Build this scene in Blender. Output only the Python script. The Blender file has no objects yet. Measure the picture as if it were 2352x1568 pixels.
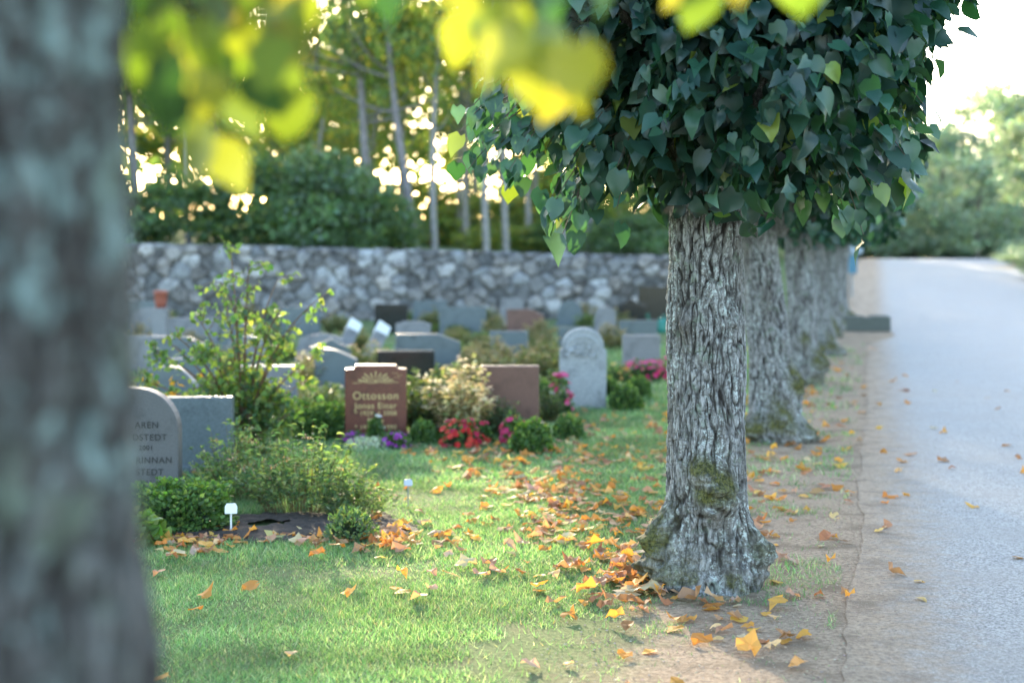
import bpy, math, random
import numpy as np
from mathutils import Vector, Matrix
rng=np.random.default_rng(11); random.seed(11)
scene=bpy.context.scene
coll=scene.collection
TH=math.atan(830/3267); SN,CS=math.sin(TH),math.cos(TH)
def xy(s,t): return s*SN+t*CS, s*CS-t*SN
def stc(x,y): return x*SN+y*CS, x*CS-y*SN
def sm(a,b,x):
    u=np.clip((np.asarray(x,dtype=float)-a)/(b-a),0,1); return u*u*(3-2*u)
# ---------------- noise
TAB=np.random.default_rng(3).random((64,64,64))
def vnoise(P,seed=0):
    P=np.asarray(P,dtype=float)+seed*17.31+1000.0
    i=np.floor(P).astype(int); f=P-i; f=f*f*(3-2*f); i&=63; j=(i+1)&63
    x0,y0,z0=i.T; x1,y1,z1=j.T; fx,fy,fz=f.T
    a=TAB[x0,y0,z0]*(1-fx)+TAB[x1,y0,z0]*fx
    b=TAB[x0,y1,z0]*(1-fx)+TAB[x1,y1,z0]*fx
    c=TAB[x0,y0,z1]*(1-fx)+TAB[x1,y0,z1]*fx
    d=TAB[x0,y1,z1]*(1-fx)+TAB[x1,y1,z1]*fx
    return (a*(1-fy)+b*fy)*(1-fz)+(c*(1-fy)+d*fy)*fz
def unit(v): return v/np.maximum(np.linalg.norm(v,axis=1,keepdims=True),1e-9)
def runit(n): return unit(rng.normal(size=(n,3)))
# ---------------- geometry accumulator
class Geo:
    def __init__(s): s.V=[];s.F=[];s.C=[];s.M=[];s.n=0
    def add(s,V,F,C,mat=0):
        V=np.asarray(V,dtype=float).reshape(-1,3)
        C=np.asarray(C,dtype=float)
        if C.ndim==1: C=np.tile(C,(len(V),1))
        s.V.append(V); s.C.append(C)
        for f in (F if (isinstance(F,list) and not isinstance(F[0],int)) else [F]):
            f=np.asarray(f,dtype=int)
            if f.ndim==1: f=f.reshape(1,-1)
            s.F.append(f+s.n); s.M.append(np.full(len(f),mat))
        s.n+=len(V)
    def mesh(s,name,smooth=False):
        me=bpy.data.meshes.new(name)
        V=np.concatenate(s.V); C=np.concatenate(s.C)
        me.vertices.add(len(V)); me.vertices.foreach_set('co',V.ravel())
        loops=np.concatenate([f.ravel() for f in s.F])
        tot=np.concatenate([np.full(len(f),f.shape[1]) for f in s.F])
        st_=np.concatenate([[0],np.cumsum(tot)[:-1]])
        me.loops.add(len(loops)); me.loops.foreach_set('vertex_index',loops)
        me.polygons.add(len(tot)); me.polygons.foreach_set('loop_start',st_); me.polygons.foreach_set('loop_total',tot)
        me.polygons.foreach_set('material_index',np.concatenate(s.M))
        me.polygons.foreach_set('use_smooth',np.full(len(tot),smooth))
        me.update(calc_edges=True)
        ca=me.color_attributes.new('Col','FLOAT_COLOR','POINT')
        ca.data.foreach_set('color',np.hstack([C[:,:3],np.ones((len(C),1))]).ravel())
        return me
def obj(name,me,mats=(),loc=(0,0,0),rz=0,parent=None,scale=None):
    o=bpy.data.objects.new(name,me); coll.objects.link(o)
    if me is not None:
        ml=mats if isinstance(mats,(list,tuple)) else [mats]
        for m in ml:
            if len(me.materials)<len(ml): me.materials.append(m)
    o.location=loc; o.rotation_euler=(0,0,rz)
    if scale is not None: o.scale=(scale,)*3 if np.isscalar(scale) else scale
    if parent: o.parent=parent
    return o
def tag(o,label,cat,group=None,kind=None):
    o["label"]=label; o["category"]=cat
    if group: o["group"]=group
    if kind: o["kind"]=kind
    return o
# ---------------- materials
def nt(name):
    m=bpy.data.materials.new(name); m.use_nodes=True
    t=m.node_tree; b=t.nodes['Principled BSDF']; return m,t,t.nodes,t.links,b
def mixc(N,L,f,a,b,mode='MIX'):
    n=N.new('ShaderNodeMix'); n.data_type='RGBA'; n.blend_type=mode
    for k,v in ((0,f),(6,a),(7,b)):
        if isinstance(v,bpy.types.NodeSocket): L.new(v,n.inputs[k])
        else: n.inputs[k].default_value=v if k==0 else (*v,1)
    return n.outputs[2]
def noise(N,L,scale,detail=4,vec=None,rough=.55):
    n=N.new('ShaderNodeTexNoise'); n.inputs['Scale'].default_value=scale; n.inputs['Detail'].default_value=detail; n.inputs['Roughness'].default_value=rough
    if vec is not None: L.new(vec,n.inputs['Vector'])
    return n.outputs['Fac']
def ramp(N,L,x,a,b):
    n=N.new('ShaderNodeMapRange'); n.interpolation_type='SMOOTHSTEP'; L.new(x,n.inputs[0]); n.inputs[1].default_value=a; n.inputs[2].default_value=b
    return n.outputs[0]
def math_(N,L,op,a,b,c=None):
    n=N.new('ShaderNodeMath'); n.operation=op
    for k,v in enumerate((a,b,c)):
        if v is None: continue
        if isinstance(v,bpy.types.NodeSocket): L.new(v,n.inputs[k])
        else: n.inputs[k].default_value=v
    return n.outputs[0]
def bump(N,L,h,b,dist=.01,strength=.6):
    n=N.new('ShaderNodeBump'); n.inputs['Distance'].default_value=dist; n.inputs['Strength'].default_value=strength
    L.new(h,n.inputs['Height']); L.new(n.outputs[0],b.inputs['Normal'])
def leaf_mat(name,tr=.45,rough=.4,tint=(1.7,1.7,.6),spec=.5):
    m,t,N,L,b=nt(name)
    a=N.new('ShaderNodeAttribute'); a.attribute_name='Col'
    L.new(a.outputs['Color'],b.inputs['Base Color']); b.inputs['Roughness'].default_value=rough; b.inputs['Specular IOR Level'].default_value=spec
    tc=mixc(N,L,1.0,a.outputs['Color'],tint,'MULTIPLY')
    tr_=N.new('ShaderNodeBsdfTranslucent'); L.new(tc,tr_.inputs[0])
    mx=N.new('ShaderNodeMixShader'); mx.inputs[0].default_value=tr
    L.new(b.outputs[0],mx.inputs[1]); L.new(tr_.outputs[0],mx.inputs[2])
    L.new(mx.outputs[0],N['Material Output'].inputs[0]); return m
M_leaf=leaf_mat('linden_leaf',.34,.42,(1.6,1.7,.5),.6)
M_plant=leaf_mat('plant_leaf',.45,.5)
M_pale=leaf_mat('pale_leaf',.42,.5,(1.3,1.15,.8))
M_forest=leaf_mat('forest_leaf',.5,.55,(1.65,1.75,.65),.4)
M_far=leaf_mat('hazed_tree_leaf',.45,.35,(1.4,1.5,.95),.7)  # paler, less yellow leaf that stands in for distant haze
M_grass=leaf_mat('grass_blade',.5,.45,(1.6,1.6,.85),.4)
M_litter=leaf_mat('dry_leaf',.35,.65,(1.5,1.2,.6),.15)
M_flower=leaf_mat('petal',.35,.5,(1.3,1,1),.3)
def bark_mat(name='bark',k=1.,lc=(.40,.56),ls=50,bs=8,lcol=(.50,.55,.53)):
    m,t,N,L,b=nt(name)
    a=N.new('ShaderNodeAttribute'); a.attribute_name='Col'
    s=N.new('ShaderNodeSeparateColor'); L.new(a.outputs['Color'],s.inputs[0])
    tc=N.new('ShaderNodeTexCoord'); mp=N.new('ShaderNodeMapping'); mp.inputs['Scale'].default_value=(1,1,.3); L.new(tc.outputs['Object'],mp.inputs[0])
    fine=noise(N,L,60,5,mp.outputs[0],.7)
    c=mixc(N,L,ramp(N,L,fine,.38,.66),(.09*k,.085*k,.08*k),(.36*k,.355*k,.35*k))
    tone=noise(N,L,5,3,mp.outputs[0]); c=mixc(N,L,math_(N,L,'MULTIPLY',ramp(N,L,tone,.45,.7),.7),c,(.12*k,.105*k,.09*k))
    big=noise(N,L,bs,4,mp.outputs[0])
    lich=noise(N,L,ls,4,tc.outputs['Object'],.75)
    c=mixc(N,L,math_(N,L,'MULTIPLY',ramp(N,L,big,*lc),ramp(N,L,lich,.5,.62)),c,lcol)
    spk=noise(N,L,ls*2.2,3,tc.outputs['Object'],.8); c=mixc(N,L,math_(N,L,'MULTIPLY',ramp(N,L,spk,.58,.68),.8),c,lcol)
    g2=noise(N,L,bs*1.7,5,tc.outputs['Object'],.6); c=mixc(N,L,math_(N,L,'MULTIPLY',ramp(N,L,g2,.55,.68),.5),c,(.15,.20,.14))
    c=mixc(N,L,s.outputs[0],c,(.022,.018,.016))  # dark brown furrows, deepened further with recess shade put into the colour
    mn=noise(N,L,90,4,tc.outputs['Object'],.8)
    c=mixc(N,L,math_(N,L,'MULTIPLY',s.outputs[1],ramp(N,L,mn,.30,.46)),c,mixc(N,L,ramp(N,L,lich,.4,.6),(.035,.038,.013),(.12,.115,.035)))
    L.new(c,b.inputs['Base Color']); b.inputs['Roughness'].default_value=.9; b.inputs['Specular IOR Level'].default_value=.2
    bump(N,L,fine,b,.012,1); return m
M_bark=bark_mat('bark',1.,(.47,.60)); M_bark0=bark_mat('shaded_bark',.40,(.44,.54),13,5,(.22,.30,.29))  # second bark is a darker copy with the near trunk's shade in its colour
def col_mat(name,rough=.8,nscale=25,amt=.5,bd=.01,spec=.3):
    m,t,N,L,b=nt(name)
    a=N.new('ShaderNodeAttribute'); a.attribute_name='Col'
    tc=N.new('ShaderNodeTexCoord'); n=noise(N,L,nscale,6,tc.outputs['Object'],.65)
    d=mixc(N,L,ramp(N,L,n,.3,.7),(1-amt,)*3,(1+amt*.6,)*3)
    c=mixc(N,L,1.0,a.outputs['Color'],d,'MULTIPLY'); L.new(c,b.inputs['Base Color'])
    b.inputs['Roughness'].default_value=rough; b.inputs['Specular IOR Level'].default_value=spec
    bump(N,L,n,b,bd,.6); return m
M_rock=col_mat('wall_rock',.85,7,.45,.03)
M_ftrunk=col_mat('far_bark',.9,12,.5,.02)
M_pebble=col_mat('pebble',.9,30,.3,.002)
def granite(name,c1,c2,rough=.35,sc=140,bd=.0005,weather=.3):
    m,t,N,L,b=nt(name); tc=N.new('ShaderNodeTexCoord')
    n=noise(N,L,sc,3,tc.outputs['Object'],.8); c=mixc(N,L,ramp(N,L,n,.38,.62),c1,c2)
    w=noise(N,L,5,5,tc.outputs['Object']); c=mixc(N,L,ramp(N,L,w,.5,.75),c,tuple(x*(1-weather) for x in c1))
    L.new(c,b.inputs['Base Color']); b.inputs['Roughness'].default_value=rough; bump(N,L,n,b,bd,.5); return m
G_red=granite('red_granite',(.075,.02,.016),(.17,.05,.036),.3)
G_brown=granite('brown_granite',(.085,.038,.032),(.15,.072,.058),.35)
G_grey=granite('grey_granite',(.12,.12,.125),(.23,.23,.24),.55)
G_front=granite('speckled_granite',(.045,.045,.048),(.12,.12,.125),.6,200)
G_blue=granite('blue_grey_granite',(.06,.08,.09),(.11,.14,.155),.4)
G_black=granite('black_granite',(.010,.012,.013),(.022,.025,.028),.15)
G_light=granite('weathered_stone',(.22,.24,.255),(.36,.38,.40),.85,60,.012,.4)
def plain(name,c,rough=.5,metal=0,nz=.15):
    m,t,N,L,b=nt(name); tc=N.new('ShaderNodeTexCoord'); n=noise(N,L,30,4,tc.outputs['Object'])
    L.new(mixc(N,L,n,tuple(x*(1-nz) for x in c),tuple(min(1,x*(1+nz)) for x in c)),b.inputs['Base Color'])
    b.inputs['Roughness'].default_value=rough; b.inputs['Metallic'].default_value=metal; return m
P_gold=plain('gilding',(.50,.37,.16),.45,0); P_dark=plain('dark_paint',(.012,.012,.014),.6)
P_white=plain('white_plastic',(.65,.67,.68),.4); P_metal=plain('zinc',(.35,.38,.42),.35,.8)
P_teal=plain('green_plastic',(.01,.16,.12),.4); P_terra=plain('terracotta',(.28,.08,.05),.7)
P_conc=plain('concrete',(.08,.09,.08),.9,0,.35); P_blue=plain('sign_blue',(.02,.12,.19),.4); P_board=plain('sign_grey',(.22,.27,.32),.4)
P_pole=plain('galvanised_steel',(.2,.23,.26),.45,.6)
# ---------------- terrain
def yw(x): return 37.2+(x-6)*(4.2/38)
def hgt(x,y):
    x=np.asarray(x,dtype=float); y=np.asarray(y,dtype=float)
    s,t=stc(x,y)
    A=1.52*sm(30,60,s)-.012*np.clip(s-64,0,60)
    d=y-yw(x)
    B=1.35*sm(.5,1.7,d)+.04*np.clip(d-2,0,100)
    w=sm(-4,-1.6,t)
    z=B*(1-w)+A*w
    z=z+sm(5.2,9,t)*sm(22,45,s)*.5
    return z
sl=np.concatenate([np.arange(-60,0,10),np.arange(0,30,1.),np.arange(30,48,.5),np.arange(48,72,1.),np.arange(72,130,4),[140,170,220,300,450]])
tl=np.concatenate([[-300,-200,-120,-80],np.arange(-60,-34,4),np.arange(-34,6,.7),np.arange(6,16,1.),np.arange(16,60,6),[80,130,200,350]])
SS,TT=np.meshgrid(sl,tl,indexing='ij'); X=SS*SN+TT*CS; Y=SS*CS-TT*SN; Z=hgt(X,Y)
def grid_faces(a,b):
    i=np.arange(a-1)[:,None]*b+np.arange(b-1)[None,:]; i=i.ravel()
    return np.stack([i,i+b,i+b+1,i+1],1)
g=Geo(); g.add(np.stack([X.ravel(),Y.ravel(),Z.ravel()],1),grid_faces(*X.shape),(.1,.1,.1))
def tcoord(N,L,pos):
    dt=N.new('ShaderNodeVectorMath'); dt.operation='DOT_PRODUCT'; L.new(pos,dt.inputs[0]); dt.inputs[1].default_value=(CS,-SN,0); return dt.outputs['Value']
def soilcol(N,L,pos,n2,n3):
    soil=mixc(N,L,ramp(N,L,n2,.3,.7),(.20,.145,.10),(.45,.34,.235)); soil=mixc(N,L,ramp(N,L,n3,.45,.7),soil,(.19,.14,.095))
    peb=noise(N,L,150,3,pos,.8); soil=mixc(N,L,ramp(N,L,peb,.6,.68),soil,(.5,.44,.38)); return mixc(N,L,ramp(N,L,peb,.4,.33),soil,(.07,.05,.035))
m,t,N,L,b=nt('ground_soil_and_turf')
geo=N.new('ShaderNodeNewGeometry'); pos=geo.outputs['Position']; tv=tcoord(N,L,pos)
n1=noise(N,L,1.8,5,pos,.65)
lawn=ramp(N,L,math_(N,L,'MULTIPLY_ADD',n1,1.1,tv),-.15,-.75)
mxx=math_(N,L,'MAXIMUM',lawn,ramp(N,L,tv,4.9,5.3))
n2=noise(N,L,40,6,pos,.7); n3=noise(N,L,4,4,pos)
soil=soilcol(N,L,pos,n2,n3)
gr=mixc(N,L,ramp(N,L,n2,.3,.7),(.06,.09,.035),(.15,.20,.08)); gr=mixc(N,L,ramp(N,L,n3,.5,.8),gr,(.15,.145,.075))
L.new(mixc(N,L,mxx,soil,gr),b.inputs['Base Color']); b.inputs['Roughness'].default_value=.95; b.inputs['Specular IOR Level'].default_value=.1
bump(N,L,n2,b,.03,.8)
o=obj('ground',g.mesh('ground',True),m); tag(o,'grass and sandy soil ground of the cemetery','ground',kind='structure')
# road
rs=np.concatenate([np.arange(-12,40,.06),np.arange(40,75,.5)])
hs=np.interp(rs,sl,1.52*sm(30,60,sl)-.012*np.clip(sl-64,0,60))
le=-.09+.5*sm(26,30,rs)-1.0*sm(31.2,32.5,rs)+.15*sm(45,62,rs)
for fq,am in ((.7,.10),(1.9,.05),(5.3,.03),(13,.02)): le=le+(vnoise(np.stack([rs*fq,rs*0+fq,rs*0],1))-.5)*am
re=4.8+0*rs
fr=np.linspace(0,1,6); RT=le[:,None]*(1-fr)+re[:,None]*fr; RS=np.repeat(rs[:,None],6,1)
V=np.stack([(RS*SN+RT*CS).ravel(),(RS*CS-RT*SN).ravel(),(np.repeat(hs[:,None],6,1)+.005).ravel()],1)
g=Geo(); g.add(V,grid_faces(len(rs),6),(.1,.1,.1))
m,t,N,L,b=nt('worn_asphalt'); geo=N.new('ShaderNodeNewGeometry'); pos=geo.outputs['Position']
a1=noise(N,L,75,5,pos,.85); a2=noise(N,L,1.3,5,pos); a3=noise(N,L,9,6,pos,.7)
c=mixc(N,L,ramp(N,L,a1,.38,.62),(.14,.136,.13),(.52,.505,.48)); c=mixc(N,L,math_(N,L,'MULTIPLY',ramp(N,L,a2,.4,.7),.6),c,(.32,.30,.275)); c=mixc(N,L,math_(N,L,'MULTIPLY',ramp(N,L,a3,.5,.8),.7),c,(.44,.42,.39))
n2=noise(N,L,40,6,pos,.7); n3=noise(N,L,4,4,pos)
ed=ramp(N,L,math_(N,L,'MULTIPLY_ADD',a3,-.9,tcoord(N,L,pos)),.1,-.52)
c=mixc(N,L,ed,c,soilcol(N,L,pos,n2,n3))
L.new(c,b.inputs['Base Color']); b.inputs['Roughness'].default_value=.8; b.inputs['Specular IOR Level'].default_value=.3; bump(N,L,a1,b,.014,1)
o=obj('road',g.mesh('road',True),m); tag(o,'pale worn asphalt road rising to a crest','road',kind='structure')
# ---------------- leaf tools
TL=np.array([[0,0,0],[0,.25,-.02],[0,.5,-.04],[0,.78,-.09],[0,1.06,-.2],[.22,-.13,.05],[.45,.12,.1],[.46,.44,.06],[.26,.76,-.03],[-.22,-.13,.05],[-.45,.12,.1],[-.46,.44,.06],[-.26,.76,-.03]])
TLq=np.array([[0,5,6,1],[1,6,7,2],[2,7,8,3],[0,1,10,9],[1,2,11,10],[2,3,12,11]]); TLt=np.array([[3,8,4],[3,4,12]])
TD=np.array([[0,0,0],[.36,.42,.06],[0,1,-.1],[-.36,.42,.06]]); TDq=np.array([[0,1,2,3]])
def leaves(geo,P,T,Nn,S,C,width=1.,curl=1.,simple=False,mat=0,jit=0):
    n=len(P); T=unit(T); X_=unit(np.cross(T,Nn)); N_=np.cross(X_,T)
    tp=TD if simple else TL
    tp=np.repeat(tp[None],n,0)
    if jit: tp=tp+rng.normal(size=tp.shape)*jit
    S=np.broadcast_to(S,(n,))[:,None,None]; cu=np.broadcast_to(curl,(n,))[:,None,None]
    V=P[:,None,:]+S*(tp[:,:,0:1]*width*X_[:,None,:]+tp[:,:,1:2]*T[:,None,:]+tp[:,:,2:3]*cu*N_[:,None,:])
    k=tp.shape[1]; off=(np.arange(n)*k)[:,None,None]
    fs=[(TDq[None]+off).reshape(-1,4)] if simple else [(TLq[None]+off).reshape(-1,4),(TLt[None]+off).reshape(-1,3)]
    geo.add(V.reshape(-1,3),fs,np.repeat(C,k,axis=0),mat)
def tube(geo,path,rad,col,seg=6,mat=0):
    path=np.asarray(path,dtype=float); k=len(path); rad=np.broadcast_to(rad,(k,))
    d=unit(np.gradient(path,axis=0)); up=np.array([0.3,.1,1.]) if abs(d[0][2])<.8 else np.array([1.,.2,0])
    a=unit(np.cross(d,up)); b_=np.cross(d,a); th=np.linspace(0,2*np.pi,seg,endpoint=False)
    V=path[:,None,:]+rad[:,None,None]*(np.cos(th)[None,:,None]*a[:,None,:]+np.sin(th)[None,:,None]*b_[:,None,:])
    F=[]
    for i in range(k-1):
        for j in range(seg): F.append([i*seg+j,i*seg+(j+1)%seg,(i+1)*seg+(j+1)%seg,(i+1)*seg+j])
    geo.add(V.reshape(-1,3),np.array(F),col,mat)
def bez(a,b,c,n=7):
    u=np.linspace(0,1,n)[:,None]; a,b,c=map(np.asarray,(a,b,c)); return (1-u)**2*a+2*u*(1-u)*b+u*u*c
def vary(base,n,amt=.25,hue=.12):
    base=np.asarray(base,dtype=float); v=1+amt*rng.uniform(-1,1,(n,1)); h=1+hue*rng.uniform(-1,1,(n,3)); return np.clip(base*v*h,0,1)
def palette(cols,w,n,amt=.25):
    idx=rng.choice(len(cols),n,p=np.array(w)/sum(w)); return vary(np.array(cols)[idx],n,amt)
TW=(.10,.075,.05)
# ---------------- trunks
def trunk(rp,H,nA,nZ,burls=(),seed=0,limbs=(),lean=(0,0)):
    z=np.linspace(-.05,H,nZ); a=np.linspace(0,2*np.pi,nA,endpoint=False); A,Zz=np.meshgrid(a,z)
    A=A.ravel(); Zz=Zz.ravel(); r=np.interp(Zz,[p[0] for p in rp],[p[1] for p in rp])
    base=np.stack([np.cos(A)*.18,np.sin(A)*.18,Zz],1)
    r=r+(vnoise(base*[5,5,2.2],seed)-.5)*.045+(vnoise(base*[14,14,6],seed+1)-.5)*.018
    moss=np.zeros_like(r); knot=np.zeros_like(r)
    for (an,zc,wa,wz,amp,ms) in burls:
        d=(A-an+np.pi)%(2*np.pi)-np.pi; wz_=np.where(Zz>zc,wz*1.25,wz); w=np.exp(-((d/wa)**2+((Zz-zc)/wz_)**2))
        lump=.35+.55*vnoise(base*13,seed+5)+.6*vnoise(base*28,seed+6)+.25*vnoise(base*70,seed+15)
        r=r+amp*w*lump; moss=np.maximum(moss,ms*np.clip(w*1.6,0,1)*sm(zc-wz*.8,zc+wz*.3,Zz)); knot=np.maximum(knot,w)
    lowz=1-sm(.05,.5,Zz); r=r+lowz*((vnoise(base*[16,16,4],seed+20)-.5)*.06+(vnoise(base*30,seed+21)-.5)*.03)
    w3=(vnoise(base*[7,7,4],seed+2)-.5)*2.6+(vnoise(base*[22,22,12],seed+12)-.5)*1.0
    n=vnoise(np.stack([base[:,0]*56+w3,base[:,1]*56+w3,Zz*6+w3*.5],1),seed+3)
    n2=vnoise(np.stack([base[:,0]*110+w3,base[:,1]*110,Zz*34],1),seed+4)
    cr=vnoise(np.stack([base[:,0]*20,base[:,1]*20,Zz*45+w3],1),seed+14)
    fur=1-sm(.02,.38,np.abs(2*n-1)+.15*n2); cross=(1-sm(.0,.14,np.abs(2*cr-1)))*.5; fur=np.maximum(fur,cross)*(1-.5*knot)*(.7+.5*vnoise(base*[9,9,4],seed+30))
    r=r-fur*.011+(n2-.5)*.009
    moss=np.clip(moss*(.3+1.6*vnoise(base*24,seed+7)),0,1)
    moss=np.maximum(moss,.7*(1-sm(.0,.3,Zz))*sm(.45,.65,vnoise(base*12,seed+9)))
    cx=lean[0]*Zz; cy=lean[1]*Zz
    V=np.stack([cx+np.cos(A)*r,cy+np.sin(A)*r,Zz],1)
    i=(np.arange(nZ-1)[:,None]*nA+np.arange(nA)[None]).ravel(); j=(np.arange(nZ-1)[:,None]*nA+(np.arange(nA)[None]+1)%nA).ravel()
    g=Geo(); g.add(V,np.stack([i,j,j+nA,i+nA],1),np.stack([np.clip(fur*1.0+.15*(n2<.35)+.45*knot*(vnoise(base*26,seed+8)<.45),0,1),moss,0*r],1))
    for lp,lr in limbs: tube(g,lp,lr,(.35,.1,0),8)
    return g.mesh('trunk',True)
def crown_limbs(cx,z0,top,n=7,R=.8):
    out=[]
    for i in range(n):
        an=i*2*np.pi/n+random.uniform(-.3,.3); e=np.array([cx+math.cos(an)*R,math.sin(an)*R,top+random.uniform(-.5,.3)])
        out.append((bez((0,0,z0-.25),(math.cos(an)*.25,math.sin(an)*.25,z0+.35),e,8),np.linspace(.075,.015,8)))
    out.append((np.array([[0,0,z0-.2],[cx*.5,0,z0+.5],[cx,.05,z0+1.3]]),np.array([.15,.09,.03])))
    return out
LD=(.013,.046,.036); LM=(.030,.086,.058); LY=(.15,.20,.04); LB=(.06,.13,.095)
def crown(c,R,n,seed,size=.115,sprays=(),cols=(LD,LM,LB,LY),w=(5.5,4.5,1.5,.25)):
    g=Geo(); d=runit(n); lump=.70+.56*vnoise(d*3.4+5,seed)
    p=3.0; hor=np.sqrt(d[:,0]**2+d[:,1]**2); q=(hor**p+np.abs(d[:,2])**p)**(-1/p)
    rf=q*lump*np.where(rng.random(n)<.62,rng.uniform(.80,1.08,n),rng.uniform(.35,.85,n))
    P=d*rf[:,None]*np.array(R)
    keep=vnoise(P*4.6+9,seed+2)>.36; P=P[keep]; d=d[keep]; n=len(P)
    T=d*[.8,.8,.25]+np.array([0,0,-.75])+runit(n)*.8; Nn=d*[.6,.6,.5]+np.array([0,0,.9])+runit(n)*.75
    leaves(g,P+np.array(c),T,Nn,size*rng.uniform(.5,1.25,n),palette(cols,w,n,.4),rng.uniform(.85,1.1,n)[:,None,None],rng.uniform(.4,3.0,n),jit=.03)
    for (a,b,e) in sprays:
        path=bez(a,b,e,10); tube(g,path,np.linspace(.006,.002,10),TW,4)
        k=14; u=np.linspace(.15,1,k); pp=np.stack([np.interp(u,np.linspace(0,1,10),path[:,i]) for i in range(3)],1)+rng.normal(size=(k,3))*.03
        dr=np.asarray(e)-np.asarray(a); side=rng.uniform(-1,1,(k,3))
        leaves(g,pp,dr/np.linalg.norm(dr)*.5+side*.7+[0,0,-.7],side*.6+[-.1,-.75,.7],size*rng.uniform(.6,1.25,k),palette((LM,LB,LY),(5,3,.6),k),1.,rng.uniform(.5,2.6,k),jit=.03)
    return g
def lindentree(x,y,label,tm,cm,rz=0,cz=0,sc=1.,bm_=None):
    e=obj('linden_tree',None,loc=(x,y,float(hgt(x,y))),rz=rz); e.empty_display_size=.5
    tag(e,label,'tree','pollarded linden trees in a row along the road')
    obj('trunk',tm,bm_ or M_bark,parent=e); obj('crown',cm,M_leaf,parent=e,loc=(0,0,cz),scale=sc); return e
F=-math.pi/2
tm1=trunk([(-.05,.25),(.03,.232),(.1,.216),(.25,.203),(.4,.198),(.6,.192),(1.2,.186),(2.1,.170),(2.5,.14)],2.4,360,800,
  burls=[(F+.12,.46,.42,.10,.115,1),(F-.2,.57,.35,.05,.045,1),(F-1.2,.19,.32,.13,.15,1),(F-1.45,.05,.28,.10,.08,.6),(F-.8,.05,.22,.12,.07,.3),(F+1.15,.15,.26,.09,.10,.4),(F+1.0,.02,.25,.08,.05,.2),(F+.35,.02,.24,.16,.06,.1),(F-.3,.02,.24,.16,.05,.1),(F+2.6,.2,.5,.2,.12,.4),(F+.65,1.3,.15,.05,.03,0),(F-.65,1.27,.13,.05,.05,0)],
  seed=1,limbs=crown_limbs(.2,2.05,2.7))
spr=[]
for ex,ez,sx,sz in [(-1.17,2.10,-.6,2.45),(-1.1,2.22,-.6,2.6),(-.98,1.92,-.55,2.4),(-.72,1.74,-.4,2.3),(-.62,1.86,-.3,2.3),(-.85,2.02,-.4,2.45),(-.45,1.90,-.2,2.35),(-1.0,2.15,-.5,2.55),(-.8,2.2,-.4,2.5),(-.55,2.05,-.2,2.4),(-.35,2.05,-.1,2.4),(-.9,2.3,-.5,2.7),(-.66,1.82,-.3,2.3),(-1.05,2.05,-.5,2.4),(-.9,2.12,-.4,2.5),(-.7,2.0,-.3,2.4),(-1.05,2.3,-.5,2.6),(-.74,1.68,-.4,2.2),(-.8,1.85,-.4,2.3),(-.5,1.82,-.25,2.3),(-.68,1.64,-.4,2.2),(-1.12,2.0,-.6,2.4),(-.6,1.74,-.35,2.25),
    (.72,1.70,.45,2.3),(.6,1.8,.4,2.3),(.85,1.95,.5,2.4),(.45,1.86,.3,2.3),(1.0,2.2,.6,2.6),(.32,1.96,.2,2.4),(1.1,2.5,.7,2.9),(.68,1.88,.3,2.3),(.9,2.05,.4,2.4)]:
    for k in range(2):
        yy=random.uniform(-.55,.35); e=np.array([ex+random.uniform(-.05,.07),yy,ez+random.uniform(0,.12)]); a=np.array([sx,yy*.5,sz]); spr.append((a,(a+e)/2+[0,0,.18],e))
spr.append(((0,-.2,2.3),(.05,-.45,2.2),(.07,-.42,1.90)))
c1=crown((.15,0,3.07),(1.07,1.1,1.04),15500,3,.097,spr).mesh('crown',True)
lindentree(.951,7.0,'pollarded linden with rough mossy burl trunk on lawn edge',tm1,c1)
tm2=trunk([(-.05,.27),(.1,.24),(.35,.215),(.8,.185),(1.2,.168),(2.1,.15),(2.5,.13)],2.4,180,300,
  burls=[(F+1.2,.45,.5,.14,.08,1),(F-1.0,.1,.45,.10,.14,.8),(F+.9,.06,.5,.08,.16,.6),(F,.15,.4,.15,.08,1),(F+.5,.9,.2,.08,.03,0)],seed=21,limbs=crown_limbs(0,2.05,2.7),lean=(-.10,0))
tm3=trunk([(-.05,.25),(.1,.22),(.35,.19),(.8,.18),(2.1,.15),(2.5,.13)],2.4,160,260,
  burls=[(F+1.0,.25,.6,.13,.14,1),(F-1.0,.1,.45,.1,.10,.8),(F,.55,.3,.1,.05,.7)],seed=31,limbs=crown_limbs(0,2.05,2.7),lean=(-.04,0))
c2=crown((-.05,0,2.98),(1.15,1.2,1.02),8500,8,.108).mesh('crown',True); c3=crown((0,0,2.98),(1.2,1.2,1.05),8500,12,.108).mesh('crown',True)
lindentree(2.34,12.5,'pollarded linden leaning, lichened trunk with spreading root base',tm2,c2)
lindentree(3.66,17.8,'pollarded linden with dark mossy burl low on trunk',tm3,c3)
lindentree(5.08,23.3,'pollarded linden along the road verge',tm2,c3,.5)
lindentree(6.40,28.4,'pollarded linden along the road verge',tm3,c2,1.)
lindentree(7.75,33.9,'pollarded linden along the road verge',tm2,c2,2.2)
tm0=trunk([(-.05,.36),(.3,.3),(.8,.25),(1.15,.229),(1.5,.208),(1.9,.199),(2.5,.17)],2.45,200,320,burls=[(F+1,.1,.5,.2,.12,.6)],seed=41,limbs=crown_limbs(0,2.1,2.9))
TX=-.618
c0g=crown((.1,.1,3.2),(1.25,1.25,.95),4200,17,.11)
LYG=(.14,.20,.03); LYY=(.26,.26,.035); LDK=(.03,.08,.03)
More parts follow.
